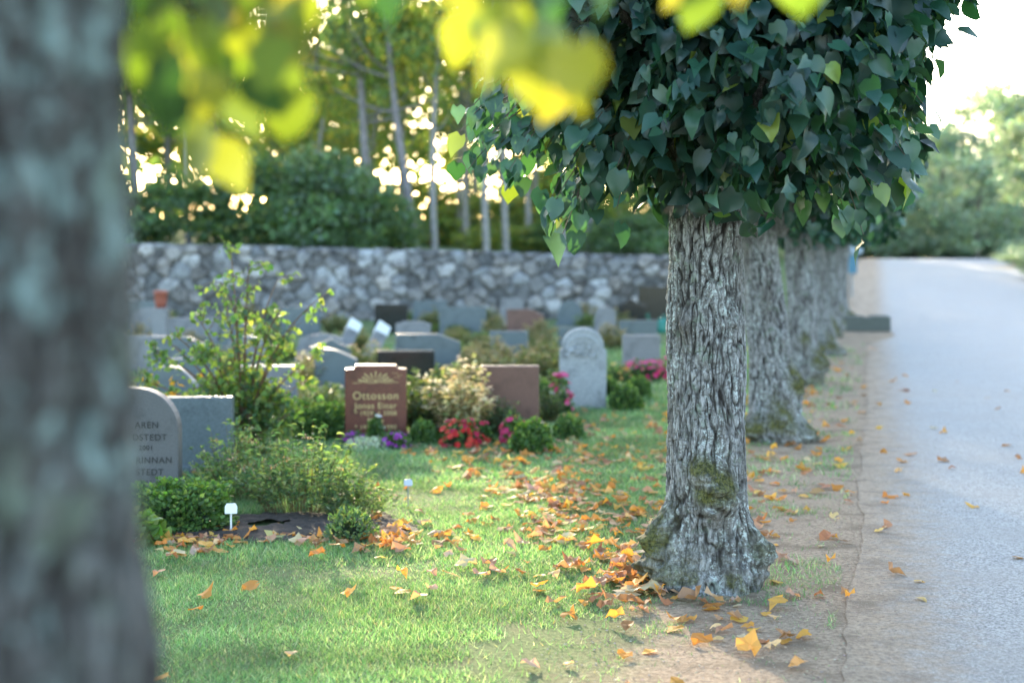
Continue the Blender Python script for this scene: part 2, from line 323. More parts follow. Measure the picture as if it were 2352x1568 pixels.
hang=[(-.39,1.835,1),(-.35,1.82,1),(-.30,1.86,2),(-.255,1.87,2),(-.34,1.79,0),(-.297,1.79,1),(-.255,1.775,1),(-.24,1.745,1),(-.316,1.74,1),(-.385,1.76,0),(-.36,1.72,0),(-.336,1.685,2),(-.263,1.835,1),(-.31,1.82,2),(-.37,1.80,2),(-.27,1.80,1),(-.33,1.85,0),(-.29,1.765,0),(-.37,1.74,0),(-.34,1.76,2),(-.40,1.80,1),(-.28,1.88,1),(-.23,1.86,2),(-.345,1.70,1),(-.25,1.81,2),(-.38,1.87,0),(-.34,1.88,0),(-.39,1.78,0),
 (-.07,1.87,2),(-.052,1.83,2),(-.013,1.82,2),(.022,1.79,2),(.05,1.765,2),(0,1.875,0),(.03,1.86,0),(.005,1.80,2),(.0,1.84,2),(.035,1.815,1),(-.03,1.845,1),(.07,1.79,2),(.205,1.89,2),(.222,1.865,1),(.306,1.89,1),(.335,1.875,1),(.24,1.89,2),(-.135,1.885,0),(-.16,1.90,1),(.06,1.89,0),(-.03,1.895,0),(.09,1.88,0),(.04,1.885,0),(.02,1.90,0)]
roots=[(-.42,1.4,2.2),(-.1,1.7,2.25),(.2,1.8,2.35)]
O0=np.array([TX,1.5,0])
for hx,hz,kk in hang:
    yy=1.85+random.uniform(-.2,.3); p=np.array([hx*yy/1.6,yy,1.6+(hz-1.6)*yy/1.6]); 
    r=min(roots,key=lambda q:abs(q[0]-hx)); q=p+[0,0,.05]
    tube(c0g,bez(np.array(r)-O0,(np.array(r)+q)/2-O0+[0,0,.08],q-O0,6),np.linspace(.004,.0015,6),TW,4)
    P=(q-O0)[None]; n_=np.array([[random.uniform(-.8,.8),-1,random.uniform(-.2,.7)]])
    leaves(c0g,P,np.array([[random.uniform(-.8,.8),random.uniform(-.4,.4),-1.]]),n_,random.uniform(.058,.082),vary([LDK,LYG,LYY][kk],1,.2),1,random.uniform(.3,2.0),jit=.03)
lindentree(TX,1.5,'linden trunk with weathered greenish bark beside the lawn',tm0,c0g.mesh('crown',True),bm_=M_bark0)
# ---------------- forest
def fcrown(n,R,H,seed,size,cols,w,clump=.35,flat=1.0):
    g=Geo(); nc=max(8,int(n/90)); d=runit(nc); cc=d*(rng.uniform(.35,1,nc)**.6)[:,None]*[R,R,H/2]
    cc[:,0:2]*=np.clip(1.15-.45*(cc[:,2:3]/(H/2)),.4,1.3)
    idx=rng.integers(0,nc,n); P=cc[idx]+runit(n)*(rng.random(n)**.4)[:,None]*[R*clump,R*clump,R*clump*.6]*rng.uniform(.6,1.2,nc)[idx][:,None]
    clump_tone=.65+.6*rng.random(nc)[idx][:,None]  # random brightness per leaf clump
    leaves(g,P,runit(n)+[0,0,-.5],runit(n)+[0,0,.4],size*rng.uniform(.6,1.3,n),np.clip(palette(cols,w,n,.3)*clump_tone,0,1),1.1,1,True); return g
GD=(.08,.135,.075); GM=(.11,.18,.075); GY=(.20,.24,.06); GO=(.38,.30,.06); GB=(.18,.25,.19); GL=(.30,.37,.26)  # leaf colours raised in place of haze; GB and GL carry its paleness
fA=fcrown(3000,2.6,7.0,1,.23,(GM,GY,GO),(5,5,1.6),.5).mesh('crown')
fB=fcrown(3000,2.4,7.0,2,.23,(GD,GM,GY),(4,5,2),.5).mesh('crown')
fC=fcrown(2400,2.2,6.0,3,.23,(GY,GO,GM),(5,2.4,4),.5).mesh('crown')
fD=fcrown(5200,3.4,8.5,4,.30,(GB,GL,GM),(4,5,.6),.4).mesh('crown')
fE=fcrown(5200,3.4,8.0,5,.30,(GB,GL,GY),(4,5,1),.4).mesh('crown')
fG=fcrown(7000,2.4,7.0,6,.23,(GD,GM,GY),(5,4,1),.5).mesh('crown')
fH=fcrown(6000,2.8,9.0,7,.26,(GM,GY,GO,GD),(5,4,1.2,2),.5).mesh('crown')
def ftrunk(H,r,lean,seed,col):
    g=Geo(); z=np.linspace(-.2,H,14); x=lean*z+.12*np.sin(z*.5+seed); y=.1*np.cos(z*.4+seed); tube(g,np.stack([x,y,z],1),np.linspace(r,r*.45,14),col,10)
    for i in range(7):
        zz=random.uniform(.45,.95)*H; an=random.uniform(0,6.28); e=(np.interp(zz,z,x)+math.cos(an)*2,math.sin(an)*2,zz+random.uniform(.2,1.2)); a=(np.interp(zz,z,x),0,zz)
        tube(g,bez(a,((a[0]+e[0])/2,e[1]/2,zz+.1),e,5),np.linspace(r*.35,r*.1,5),col,5)
    return g.mesh('trunk',True)
tA=ftrunk(9.,.17,.0,1,(.22,.20,.20)); tB=ftrunk(9.,.15,-.10,2,(.20,.18,.18)); tC=ftrunk(8,.12,.02,3,(.27,.25,.23)); tD=ftrunk(9,.22,.0,4,(.14,.12,.10))
forest=[(-4.7,45,tA,fG,8.9,.5,1.1),(-3.0,43.5,tB,fA,8.0,.5,.9),(-2.4,44,tC,fC,7.8,.8,.9),(-2.0,55,tC,fA,8.4,1,1),(-.8,44,tC,fA,8.2,.8,.9),(2.4,47,tA,fA,8.8,.9,1),(.6,50,tC,fC,8.6,.8,1),(-1.6,50,tC,fC,8.6,.8,1),(1.6,45,tC,fB,8.4,.7,1),
 (1.0,58,tC,fC,8.8,1,1),(-.5,61,tA,fC,9.5,1,1),(4.2,56,tC,fA,9,1.1,1.1),(-10.2,45,tC,fG,8.6,.86,1.15),(-6.5,47,tC,fC,4.2,.6,.6),(-12.6,47,tA,fG,8.6,.95,1.15),(-14.8,47,tD,fG,8.4,1.,1.2),(-17,49,tD,fG,8.5,1.1,1.2),(-20,48,tD,fB,8.5,1.2,1.2),(-23,50,tD,fB,9,1.3,1.3),
 (-5.6,58,tC,fC,6.6,.9,.9),(-1.8,66,tA,fB,9,1.1,1.1),(6.5,52,tD,fB,8.,1.,1.),(3.2,64,tA,fC,10,1.2,1.2),(-12.5,60,tA,fB,8.4,1.1,1.2),(5.6,46,tC,fB,7.4,.9,.9),(-15,62,tA,fA,9.,1.1,1.2),(-26,54,tD,fB,10,1.3,1.3),(-9,66,tA,fA,8,1.,1.),(-5.0,50,tC,fA,4.6,.6,.6),(-4.0,52,tC,fC,7.0,.6,.8),(-.2,46,tC,fB,9.,.5,.8),(-8.2,52,tC,fC,5.0,.7,.7)]
forest+=[(-24+2.7*i+random.uniform(-.8,.8),72+random.uniform(-4,4),tA,fH,7.0+random.uniform(-.8,.6),1.05,1.) for i in range(13)]
for (x,y,tm_,cm_,cz,sc,sz) in forest:
    e=obj('forest_tree',None,loc=(x,y,float(hgt(x,y))),rz=0); tag(e,'slender autumn woodland tree behind the stone wall','tree','woodland trees behind the wall')
    obj('trunk',tm_,M_ftrunk,parent=e,rz=0,scale=(1,1,min(1,cz/7.5))); obj('crown',cm_,M_forest,parent=e,loc=((-.09*cz if tm_ is tB else 0),0,cz),rz=random.uniform(0,6),scale=(sc,sc,sz))
for (x,y,cm_,cz,sc) in [(19,74,fD,4.4,.9),(23.5,78,fE,4.6,.95),(28,80,fD,5.2,1.05),(32,78,fE,6,1.2),(37,78,fD,7.5,1.4),(14,76,fE,3.6,.7),(9,80,fD,4.5,.8),(25,90,fE,5.4,1.),(31,92,fD,6.5,1.2),(21,64,fE,2.8,.6),(17.6,66,fD,2.6,.6),(25,66,fD,2.3,.5),(17.4,47,fE,3.9,.42),(29,66,fE,3.2,.7),(19.3,68,fE,1.9,.45),(15.5,67,fD,2.2,.5),(23,70,fE,1.9,.5),(27,70,fD,1.9,.5),(32,70,fE,2.8,.7)]:
    e=obj('roadside_tree',None,loc=(x,y,float(hgt(x,y)))); tag(e,'leafy green tree beside the road crest','tree','green trees beyond the road crest')
    obj('trunk',tD,M_ftrunk,parent=e,scale=sc*.75); obj('crown',cm_,M_far,parent=e,loc=(0,0,cz),rz=random.uniform(0,6),scale=sc)
def bigbush(seed,cols,w):
    g=fcrown(6000,1.5,3.4,seed,.15,cols,w,.45); return g.mesh('foliage')
bb=[bigbush(1,(GD,GM,GY),(5,5,1.4)),bigbush(2,(GD,GM,GB),(3,4,3)),bigbush(3,(GM,GY,GO),(4,4,1.5)),bigbush(4,(GB,GL,GM),(4,5,.6))]
for (x,y,k,sx,sz) in [(-5.2,41.5,1,1.1,1.2),(-7.4,42,0,1.15,1.05),(-3.8,41.0,0,.75,.7),(-9.6,41,0,1.1,.85),(-11.8,40.5,1,1.2,.95),(-6.3,44.5,1,1.0,1.25),(-14,41,0,1.4,1.3),(-16.5,40,1,1.6,1.5),(-19,40,0,1.6,1.6),
   (-1.9,56,2,1.3,.7),(.8,57,2,1.4,.7),(3.5,56,2,1.4,.8),(-4,58,2,1.4,.9),(6,49,0,1.3,1.1),(8.5,50,1,1.2,.6),(2,62,2,1.6,1.1),(-7,58,2,1.5,1.1),(-.4,48,2,.8,.35),(1.6,49,0,.9,.4),(3.8,46.5,1,.9,.5),
   (17,69,3,1.3,.6),(20,70,3,1.4,.6),(23,70,3,1.4,.6),(26,69,3,1.4,.65),(29,69,3,1.4,.7),(32,68,3,1.4,.7),(21.5,73,3,1.5,.8),(25,74,3,1.5,.8),(28,74,3,1.5,.8),(14.5,66,3,1.3,.7),(18.6,72,3,1.4,.8),
   (15.6,40,3,.5,.2),(16.9,44,3,.6,.22),(18.1,49,3,.7,.25),(19.6,53,3,.7,.28),(14.7,37,3,.4,.15),(17.4,42,3,.6,.3),(18.6,46,3,.7,.3)]:
    e=obj('woodland_shrub',bb[k],M_far if k==3 else M_forest,loc=(x,y,float(hgt(x,y))+1.3*sz),rz=random.uniform(0,6),scale=(sx,sx,sz)); tag(e,['dark green dense shrub behind the stone wall','deep green leafy shrub behind the stone wall','golden backlit shrub under the woodland trees','green shrub at the edge of the road crest, haze in its leaf colour'][k],'shrub','woodland shrubs')
g=Geo(); n=24000; x=rng.uniform(-95,110,n); d=rng.uniform(92,120,n)
top=8+5*vnoise(np.stack([x*.12,x*0,x*0],1))+4*(vnoise(np.stack([x*.5,d*.2,x*0],1))-.5)
top=np.where(x>22,top*.62,top)
P=np.stack([x,d,rng.random(n)*top+hgt(x,d)],1); kp=vnoise(P*.5,4)>.38; P=P[kp]; n=len(P)
leaves(g,P,runit(n),runit(n),rng.uniform(.5,1.1,n),palette((GM,GB,GY,GO),(4,3,3,.8),n,.3),1.2,1,True)
o=obj('distant_woodland',g.mesh('distant_woodland'),M_forest); tag(o,'distant mixed autumn woodland mass','woodland',kind='stuff')
# ---------------- stone wall
L0=np.array([-32.,33.]); L1=np.array([6.,37.2]); LEN=np.linalg.norm(L1-L0); dr=(L1-L0)/LEN; nr=np.array([dr[1],-dr[0]])
U=np.arange(0,LEN,.045); Hh=2.4-.86*(U/LEN)
vs=np.concatenate([np.linspace(-.1,1,46),1+np.linspace(.04,.4,9),[1.45,2.4]])
UU,VV=np.meshgrid(U,vs,indexing='ij')
prof=np.where(VV<=1,VV*Hh[:,None],Hh[:,None]); 
arc=np.where(VV<=1,VV*Hh[:,None],Hh[:,None]+(np.minimum(VV,1.45)-1)*1.6)
def voro(u,v,cu,cv):
    iu=np.floor(u/cu).astype(int); iv=np.floor(v/cv).astype(int); d1=np.full(u.shape,9e9); d2=np.full(u.shape,9e9); idd=np.zeros(u.shape,int)
    for a in (-2,-1,0,1,2):
        for b_ in (-2,-1,0,1,2):
            ci=iu+a; cj=iv+b_; h1=TAB[ci&63,cj&63,5]; h2=TAB[ci&63,cj&63,9]
            sx=(ci+.5+(h1-.5)*.95+.5*(cj%2))*cu; sy=(cj+.5+(h2-.5)*.8)*cv
            d=np.sqrt((u-sx)**2+((v-sy)*1.3)**2)+TAB[ci&63,cj&63,17]*.09; id_=(ci&63)*64+(cj&63)
            nw=d<d1; d2=np.where(nw,d1,np.minimum(d2,d)); idd=np.where(nw,id_,idd); d1=np.where(nw,d,d1)
    return d1,d2,idd
wn=(vnoise(np.stack([UU.ravel()*5,arc.ravel()*5,0*UU.ravel()],1))-.5).reshape(UU.shape)*.14
d1,d2,idd=voro(UU+wn,arc+wn*.8,.40,.27)
e=sm(.0,.06,d2-d1); rnd=TAB[idd//64,idd%64,30]; rnd2=TAB[idd//64,idd%64,40]; rnd3=TAB[idd//64,idd%64,50]
disp=e*(.06+.09*rnd)+ (rnd2-.5)*.35*(d1)*e
zz=prof+np.where(VV>=1,e*.05+rnd*.07-.05,0)
back=np.where(VV>1,(np.minimum(VV,1.45)-1)*1.6,0); zz=np.where(VV>2,0,zz)
ox=L0[0]+dr[0]*UU+nr[0]*(disp-back); oy=L0[1]+dr[1]*UU+nr[1]*(disp-back)
val=.10+.17*rnd**1.2; val=np.where(rnd3>.84,.38,val); C=np.stack([val*(1.04+.12*(rnd2-.5)),val*1.0,val*(.98-.1*(rnd2-.5))],-1)*(.3+.7*e[...,None])
g=Geo(); g.add(np.stack([ox.ravel(),oy.ravel(),zz.ravel()],1),grid_faces(*UU.shape),C.reshape(-1,3))
o=obj('stone_wall',g.mesh('stone_wall',True),M_rock); tag(o,'long dry stone wall of grey and white fieldstones','wall')
# ---------------- gravestones
import bmesh
def extrude(pts,d,bev=.008):
    bm=bmesh.new(); f=bm.faces.new([bm.verts.new((x,-d/2,z)) for x,z in pts]); r=bmesh.ops.extrude_face_region(bm,geom=[f])
    for v in r['geom']:
        if isinstance(v,bmesh.types.BMVert): v.co.y+=d
    bmesh.ops.recalc_face_normals(bm,faces=bm.faces)
    ed=[e for e in bm.edges if len(e.link_faces)==2 and e.calc_face_angle()>.6]
    bmesh.ops.bevel(bm,geom=ed,offset=bev,segments=2,affect='EDGES',profile=.6)
    me=bpy.data.meshes.new('slab'); bm.to_mesh(me); bm.free(); return me
def shp(kind,w,h):
    a=w/2
    if kind=='rect': return [(-a,0),(a,0),(a,h),(-a,h)]
    if kind=='step': return [(-a,0),(a,0),(a,h-.035),(a*.72,h-.03),(a*.66,h),(-a*.66,h),(-a*.72,h-.03),(-a,h-.035)]
    if kind=='arch': return [(-a*.97,0),(a*.97,0),(a,h-a*1.05),(a*.98,h-a*.93),(a*.88,h-a*.88)]+[(a*.88*math.cos(u),h-a*.72+a*.72*math.sin(u)) for u in np.linspace(.12,math.pi-.12,15)]+[(-a*.88,h-a*.88),(-a*.98,h-a*.93),(-a,h-a*1.05)]
    if kind=='low': return [(-a,0),(a,0)]+[(a*math.copysign(abs(math.cos(u))**.8,math.cos(u)),h-.29+.29*math.sin(u)) for u in np.linspace(0.001,math.pi-.001,21)]
    if kind=='peak': return [(-a,0),(a,0),(a,h*.78),(a*.4,h*.88),(0,h),(-a*.4,h*.88),(-a,h*.78)]
    if kind=='slant': return [(-a,0),(a,0),(a,h*.82),(a*.3,h),(-a,h)]
    if kind=='wave': return [(-a,0),(a,0),(a,h*.75)]+[(a-w*u,h*(.75+.25*math.sin(u*math.pi*.62))) for u in np.linspace(.08,1,9)]
    if kind=='rough': return [(-a,0),(a,0),(a*1.03,h*.3),(a*.96,h*.55),(a*1.0,h*.8),(a*.7,h*.93),(a*.2,h),(-a*.4,h*.97),(-a*.85,h*.85),(-a*1.02,h*.5),(-a*.97,h*.2)]
def grave(kind,x,y,w,h,d,mat,label,rz=0,plinth=True,tilt=0):
    o=obj('gravestone',extrude(shp(kind,w,h),d),mat,loc=(x,y,float(hgt(x,y))-.01),rz=rz); o.rotation_euler[1]=tilt
    tag(o,label,'gravestone','gravestones in the cemetery')
    if plinth:
        p=obj('plinth',extrude([(-w/2-.05,-.05),(w/2+.05,-.05),(w/2+.05,.07),(-w/2-.05,.07)],d+.1,.01),mat,parent=o)
    return o
def text(par,s,size,x,z,yf,mat,align='CENTER'):
    cu=bpy.data.curves.new('inscription','FONT'); cu.body=s; cu.size=size; cu.align_x=align; cu.extrude=.0015; cu.offset=.0004; cu.space_character=1.1
    t_=bpy.data.objects.new('tmp',cu); coll.objects.link(t_); dg=bpy.context.evaluated_depsgraph_get(); me=bpy.data.meshes.new_from_object(t_.evaluated_get(dg)); bpy.data.objects.remove(t_)
    me.materials.clear(); o=obj('inscription',me,mat,loc=(x,yf,z),parent=par); o.rotation_euler=(math.pi/2,0,0); return o
gs=grave('step',-1.20,12.55,.54,.66,.14,G_red,'polished red granite gravestone with gilded sunrise emblem',.05)
yf=-.073
text(gs,'Ottosson',.096,0,.362,yf,P_gold); text(gs,'Jonas Einar',.074,0,.282,yf,P_gold); text(gs,'* 1929  † 2008',.055,0,.222,yf,P_gold); text(gs,'Maria',.06,0,.16,yf,P_gold); text(gs,'* 1930  † 1990',.055,0,.10,yf,P_gold)
g=Geo()
for i in range(9):
    an=math.pi*(i+.5)/9; c_,s_=math.cos(an),math.sin(an); r0,r1=.06,.155 if i%2==0 else .135; w_=.0065
    g.add([(c_*r0-s_*w_*.5,0,s_*r0*.6+c_*w_*.5),(c_*r0+s_*w_*.5,0,s_*r0*.6-c_*w_*.5),(c_*r1+s_*w_,0,s_*r1*.6-c_*w_),(c_*r1-s_*w_,0,s_*r1*.6+c_*w_)],[0,1,2,3],(1,1,1))
u=np.linspace(0,math.pi,14); 
for r0,r1 in ((.038,.046),(0.001,.02)):
    V=np.concatenate([np.stack([np.cos(u)*r0,0*u,np.sin(u)*r0*.6],1),np.stack([np.cos(u)*r1,0*u,np.sin(u)*r1*.6],1)]); g.add(V,np.array([[i,i+1,i+15,i+14] for i in range(13)]),(1,1,1))
u=np.linspace(-1,1,24)
zl=-.006+.004*np.sin(u*9); V=np.concatenate([np.stack([u*.2,0*u,zl-.0025],1),np.stack([u*.2,0*u,zl+.0025],1)]); g.add(V,np.array([[i,i+1,i+25,i+24] for i in range(23)]),(1,1,1))
for bx,bz in ((.17,.07),(.21,.05),(.185,.03)):
    for sgn in (-1,1): g.add([(bx,0,bz),(bx+sgn*.015,0,bz+.012),(bx+sgn*.028,0,bz+.004),(bx+sgn*.014,0,bz+.006)],[0,1,2,3],(1,1,1))
obj('sunrise_emblem',g.mesh('sunrise_emblem'),P_gold,loc=(0,yf-.001,.515),parent=gs)
grave('rect',-.02,13.25,.54,.60,.13,G_brown,'plain reddish brown granite gravestone with flat top',.03)
ga=grave('arch',.75,15.05,.50,.86,.16,G_light,'weathered pale shouldered gravestone with carved relief',-.03,False)
u=np.linspace(.15,math.pi-.15,16); g=Geo()
V=np.concatenate([np.stack([np.cos(u)*.15,0*u,np.sin(u)*.13],1),np.stack([np.cos(u)*.175,0*u-.015,np.sin(u)*.155],1),np.stack([np.cos(u)*.19,0*u,np.sin(u)*.17],1)])
g.add(V,[np.array([[i,i+1,i+17,i+16] for i in range(15)]),np.array([[i+16,i+17,i+33,i+32] for i in range(15)])],(1,1,1))
leaves(g,rng.uniform(-1,1,(26,3))*[.15,0,.05]+[0,-.006,.0],runit(26)*[1,.3,1],np.tile([0,-1.,.1],(26,1)),.07,np.ones((26,3)),1,2)
obj('carved_relief',g.mesh('relief',True),G_light,loc=(0,-.079,.62),parent=ga)
grave('rect',1.79,19.7,.52,.53,.14,G_grey,'grey granite gravestone behind pink flowers')
gb=grave('rect',-1.26,16.9,.68,.50,.14,G_black,'polished black granite gravestone with pale top edge',.05)
grave('slant',-1.1,18.7,.84,.60,.15,G_blue,'grey granite gravestone with sloping shoulder',.05)
grave('peak',-2.42,19.0,.56,.52,.14,G_blue,'blue grey gravestone with peaked top',.1)
grave('wave',-2.1,17.0,.5,.52,.14,G_blue,'blue grey gravestone with curved top',-.1)
grave('rect',-2.38,10.6,.60,.57,.12,G_blue,'smooth wide blue grey gravestone beside a leafy shrub',.06)
gl=grave('low',-2.50,9.3,.66,.76,.13,G_front,'speckled grey granite gravestone with rounded shoulders and engraved names',.02,False)
for s_,px_,z_,sz in (('AREN',365,.50,.058),('DSTEDT',384,.42,.058),('2001',353,.357,.045),('RINNAN',396,.272,.058),('STEDT',376,.195,.058),('2011',351,.13,.045)):
    text(gl,s_,sz,(px_-1176)/3267*9.25+2.50,z_,-.067,P_dark,'RIGHT')
gx=[('rect',-2.4,13.9,.6,.55,G_grey),('low',-3.2,13.2,.6,.6,G_blue),('rect',-3.5,15.6,.55,.5,G_blue),('slant',-4.2,18,.7,.6,G_blue),('rough',-2.9,21.5,.7,.45,G_grey),('rect',-.05,22.3,.6,.45,G_blue),('slant',.25,27,.7,.62,G_brown),('rect',-1.0,29,.95,.6,G_blue),
 ('rect',-2.55,30,.7,.62,G_black),('rough',1.9,29,.45,.6,G_grey),('step',.0,31.5,.5,.7,G_grey),('wave',-4.6,24,.6,.55,G_blue),('rect',-5.8,26,.9,.5,G_grey),('rect',-4.3,29,.8,.6,G_blue),('low',-7.2,28,.7,.6,G_grey),('rect',1.1,24.5,.6,.4,G_blue),
 ('rect',2.3,26,.7,.45,G_blue),('peak',2.6,31,.6,.7,G_black),('rough',-3.9,21,.6,.45,G_grey),('rect',-8,31,.8,.65,G_blue),('slant',-6.3,22,.6,.5,G_blue),('rect',-5.1,20,.7,.5,G_grey),('step',-1.7,24.5,.6,.5,G_grey),('arch',1.35,33,.6,.6,G_blue),('rect',-1.9,33,.8,.6,G_blue),('rect',3.4,34,.8,.9,G_black)]
nm={id(G_grey):'grey',id(G_blue):'blue grey',id(G_brown):'brown',id(G_black):'black',id(G_light):'pale weathered'}
for k,x,y,w,h,mt in gx: grave(k,x,y,w,h,.14,mt,nm[id(mt)]+' granite gravestone among low cemetery plants',random.uniform(-.15,.15))
for x,y,sc in ((-2.05,22.,.22),(-2.6,23.,.22)):
    o=obj('memorial_stone',extrude([(-sc/2,0),(sc/2,.02),(sc/2*.9,sc*.9),(-sc/2,sc)],.07,.01),P_white,loc=(x,y,.38)); o.rotation_euler=(-.2,.5,0.2)
    tag(o,'small pale tilted memorial stone on a grave','memorial stone')
    obj('pedestal',extrude([(-.12,-.4),(.12,-.4),(.1,.05),(-.1,.05)],.12,.01),G_grey,parent=o)
# ---------------- plants
def dome(n,R,H,size,cols,w,width=.8,up=.3,core=True,shell=.75,simple=False,seedn=0,box=False,curl=1.):
    g=Geo(); d=runit(n); d[:,2]=np.abs(d[:,2]); 
    if box: d=d/np.max(np.abs(d),axis=1,keepdims=True)**.75
    lump=.8+.4*vnoise(d*3+seedn*3.7); rf=lump*np.where(rng.random(n)<shell,rng.uniform(.82,1.06,n),rng.uniform(.3,.9,n))
    P=d*rf[:,None]*[R,R,H]
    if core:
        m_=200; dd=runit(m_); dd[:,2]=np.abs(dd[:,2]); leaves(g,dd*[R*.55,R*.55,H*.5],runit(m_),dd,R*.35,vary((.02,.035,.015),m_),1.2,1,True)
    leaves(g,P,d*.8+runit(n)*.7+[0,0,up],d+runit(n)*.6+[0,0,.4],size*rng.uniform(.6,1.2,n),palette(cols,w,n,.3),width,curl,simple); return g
def put(name,me,x,y,label,cat,rz=0,sc=1,mat=None,z=None,group=None):
    o=obj(name,me,mat or M_plant,loc=(x,y,float(hgt(x,y)) if z is None else z),rz=rz,scale=sc); tag(o,label,cat,group); return o
BX=((.045,.10,.03),(.08,.16,.04),(.14,.22,.05)); 
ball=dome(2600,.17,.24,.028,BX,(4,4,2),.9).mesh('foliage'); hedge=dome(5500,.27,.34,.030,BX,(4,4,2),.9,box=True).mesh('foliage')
for x,y,s in ((-.77,12.25,.75),(.16,11.7,1.),(.50,12.5,.8),(1.20,14.9,1.),(1.43,16.1,.9),(1.1,16.4,.8),(.35,15.6,.9)):
    put('boxwood_ball',ball,x,y,'small clipped boxwood ball on the lawn edge','shrub',random.uniform(0,6),s,group='clipped boxwood balls')
put('boxwood_hedge',hedge,-1.78,12.6,'clipped boxwood hedge block beside a red gravestone','shrub',0,(1.05,.8,.85),group='clipped boxwood hedges')
put('boxwood_hedge',hedge,-1.95,8.35,'clipped boxwood hedge at the corner of a grave bed','shrub',0,(1.,.7,.75),group='clipped boxwood hedges')
put('lady_mantle',dome(260,.2,.14,.06,((.10,.19,.05),(.16,.24,.06)),(1,1),1.1,core=False).mesh('f'),-2.13,7.95,'light green rounded leaf ground plant','plant')
def birchbush():
    g=Geo()
    main=[(-.62,.95),(-.35,1.15),(-.12,1.70),(.1,1.55),(.28,1.42),(.58,1.22),(.65,.85),(-.8,.65),(.4,.95),(-.5,.7),(.0,1.2),(.5,.6),(-.28,.9),(.2,1.),(-.7,.35),(.65,.45),(-.45,1.0),(.35,1.2),(-.2,1.4),(-.75,.85)]
    LYb=((.10,.175,.05),(.15,.23,.06),(.26,.31,.08),(.055,.115,.05))
    for ex,ez in main:
        ey=random.uniform(-.35,.45); e=np.array([ex,ey,ez]); path=bez((.02,0,0),(ex*.25,ey*.2,ez*.7),e,12); tube(g,path,np.linspace(.014,.003,12),(.16,.10,.07),5)
        for j in range(8):
            u=random.uniform(.3,1); p=np.array([np.interp(u,np.linspace(0,1,12),path[:,k]) for k in range(3)]); q=p+np.array([random.uniform(-.22,.22),random.uniform(-.2,.2),random.uniform(-.08,.2)])
            tube(g,np.stack([p,(p+q)/2+[0,0,.02],q]),np.array([.004,.003,.0015]),(.16,.10,.07),4)
            k=int(13*(1.25-.5*ez/1.6)); uu=rng.random((k,1)); P=p+(q-p)*uu+rng.normal(size=(k,3))*.025
            cc=palette(LYb,(3,3,2.2,2) if ez>.8 else (3,2,1,3),k)
            if ex<-.45 and .3<ez<.8: cc=np.where(rng.random((k,1))<.18,np.array([.5,.26,.03]),cc)
            leaves(g,P,runit(k)*.8+[0,0,-.5],runit(k)+[0,-.3,.5],.050*rng.uniform(.6,1.2,k),cc,.85,1)
    n=800; d=runit(n); P=d*(rng.random(n)**.5)[:,None]*[.34,.34,.34]+[.1,.1,.34]
    leaves(g,P,runit(n)+[0,0,-.4],runit(n)+[0,0,.4],.055*rng.uniform(.6,1.2,n),palette(((.05,.10,.04),(.08,.14,.05),(.15,.2,.06)),(4,3,2),n),.85,1)
    return g
put('leafy_shrub',birchbush().mesh('foliage'),-2.17,11.4,'tall airy yellow green shrub with arching branches','shrub',sc=(1.03,1,1))
def upright(n_st,R,H,lsize,cols,w,k=16,width=.45,heads=None,spread=.6):
    g=Geo()
    for i in range(n_st):
        an=random.uniform(0,6.28); rr=R*math.sqrt(random.random()); b0=np.array([math.cos(an)*rr*spread,math.sin(an)*rr*spread,0]); hh=H*(1-.45*(rr/R)**2)*random.uniform(.5,1.25)
        e=np.array([math.cos(an)*rr*1.15+random.uniform(-.1,.1),math.sin(an)*rr*1.1,hh]); path=bez(b0,b0*.7+e*.3+[0,0,hh*.3],e,6); tube(g,path,np.linspace(.003,.0015,6),(.13,.09,.05),3)
        u=rng.uniform(.2,1,k); P=np.stack([np.interp(u,np.linspace(0,1,6),path[:,c]) for c in range(3)],1); o_=runit(k)*[1,1,.35]
        leaves(g,P,o_+[0,0,.35],runit(k)*.4+[0,0,1],lsize*rng.uniform(.6,1.2,k),palette(cols,w,k),width,1.5)
        if heads and random.random()<heads[1]:
            m_=14; leaves(g,e+rng.normal(size=(m_,3))*[.025,.025,.008],runit(m_)*[1,1,.2],np.tile([0,0,1.],(m_,1)),.02,vary(heads[0],m_),1,1)
    return g
SP=((.06,.12,.06),(.12,.19,.09),(.20,.26,.12))
sp=upright(130,.60,.58,.064,SP,(4,4,2),14,.42,heads=((.30,.19,.12),.18)).mesh('foliage')
put('spirea_shrub',sp,-1.30,8.9,'low green spirea shrub with brown seed heads','shrub',sc=(.68,.6,.85))
put('spirea_shrub',sp,-1.80,9.5,'dark green spirea shrub beside a gravestone','shrub',2.,(.55,.6,.8))
put('spirea_shrub',sp,-.97,8.75,'low green spirea shrub trailing on the lawn','shrub',1.,(.4,.4,.45))
put('heather_plant',dome(700,.14,.16,.03,SP,(4,3,1),.5).mesh('f'),-.92,8.05,'small green bushy plant at grave bed edge','plant')
g=Geo(); nu=60; uu=np.linspace(-1,1,nu); A_,B_=np.meshgrid(uu,uu); rr=np.sqrt(A_**2+B_**2)+(vnoise(np.stack([A_.ravel()*3,B_.ravel()*3,0*A_.ravel()+7],1)).reshape(A_.shape)-.5)*.5; zz_=.035*np.clip(1-rr**2.5,-.6,1)+(vnoise(np.stack([A_.ravel()*14,B_.ravel()*9,0*A_.ravel()],1)).reshape(A_.shape)-.5)*.03
g.add(np.stack([(A_*.9-1.45).ravel(),(B_*.5+8.42+.1*A_).ravel(),zz_.ravel()],1),grid_faces(nu,nu)[:,::-1],(.04,.032,.026))
o=obj('soil_bed',g.mesh('soil_bed',True),col_mat('dark_soil',.95,60,.5,.01)); tag(o,'dark bare soil of a planted grave bed','soil',kind='structure')
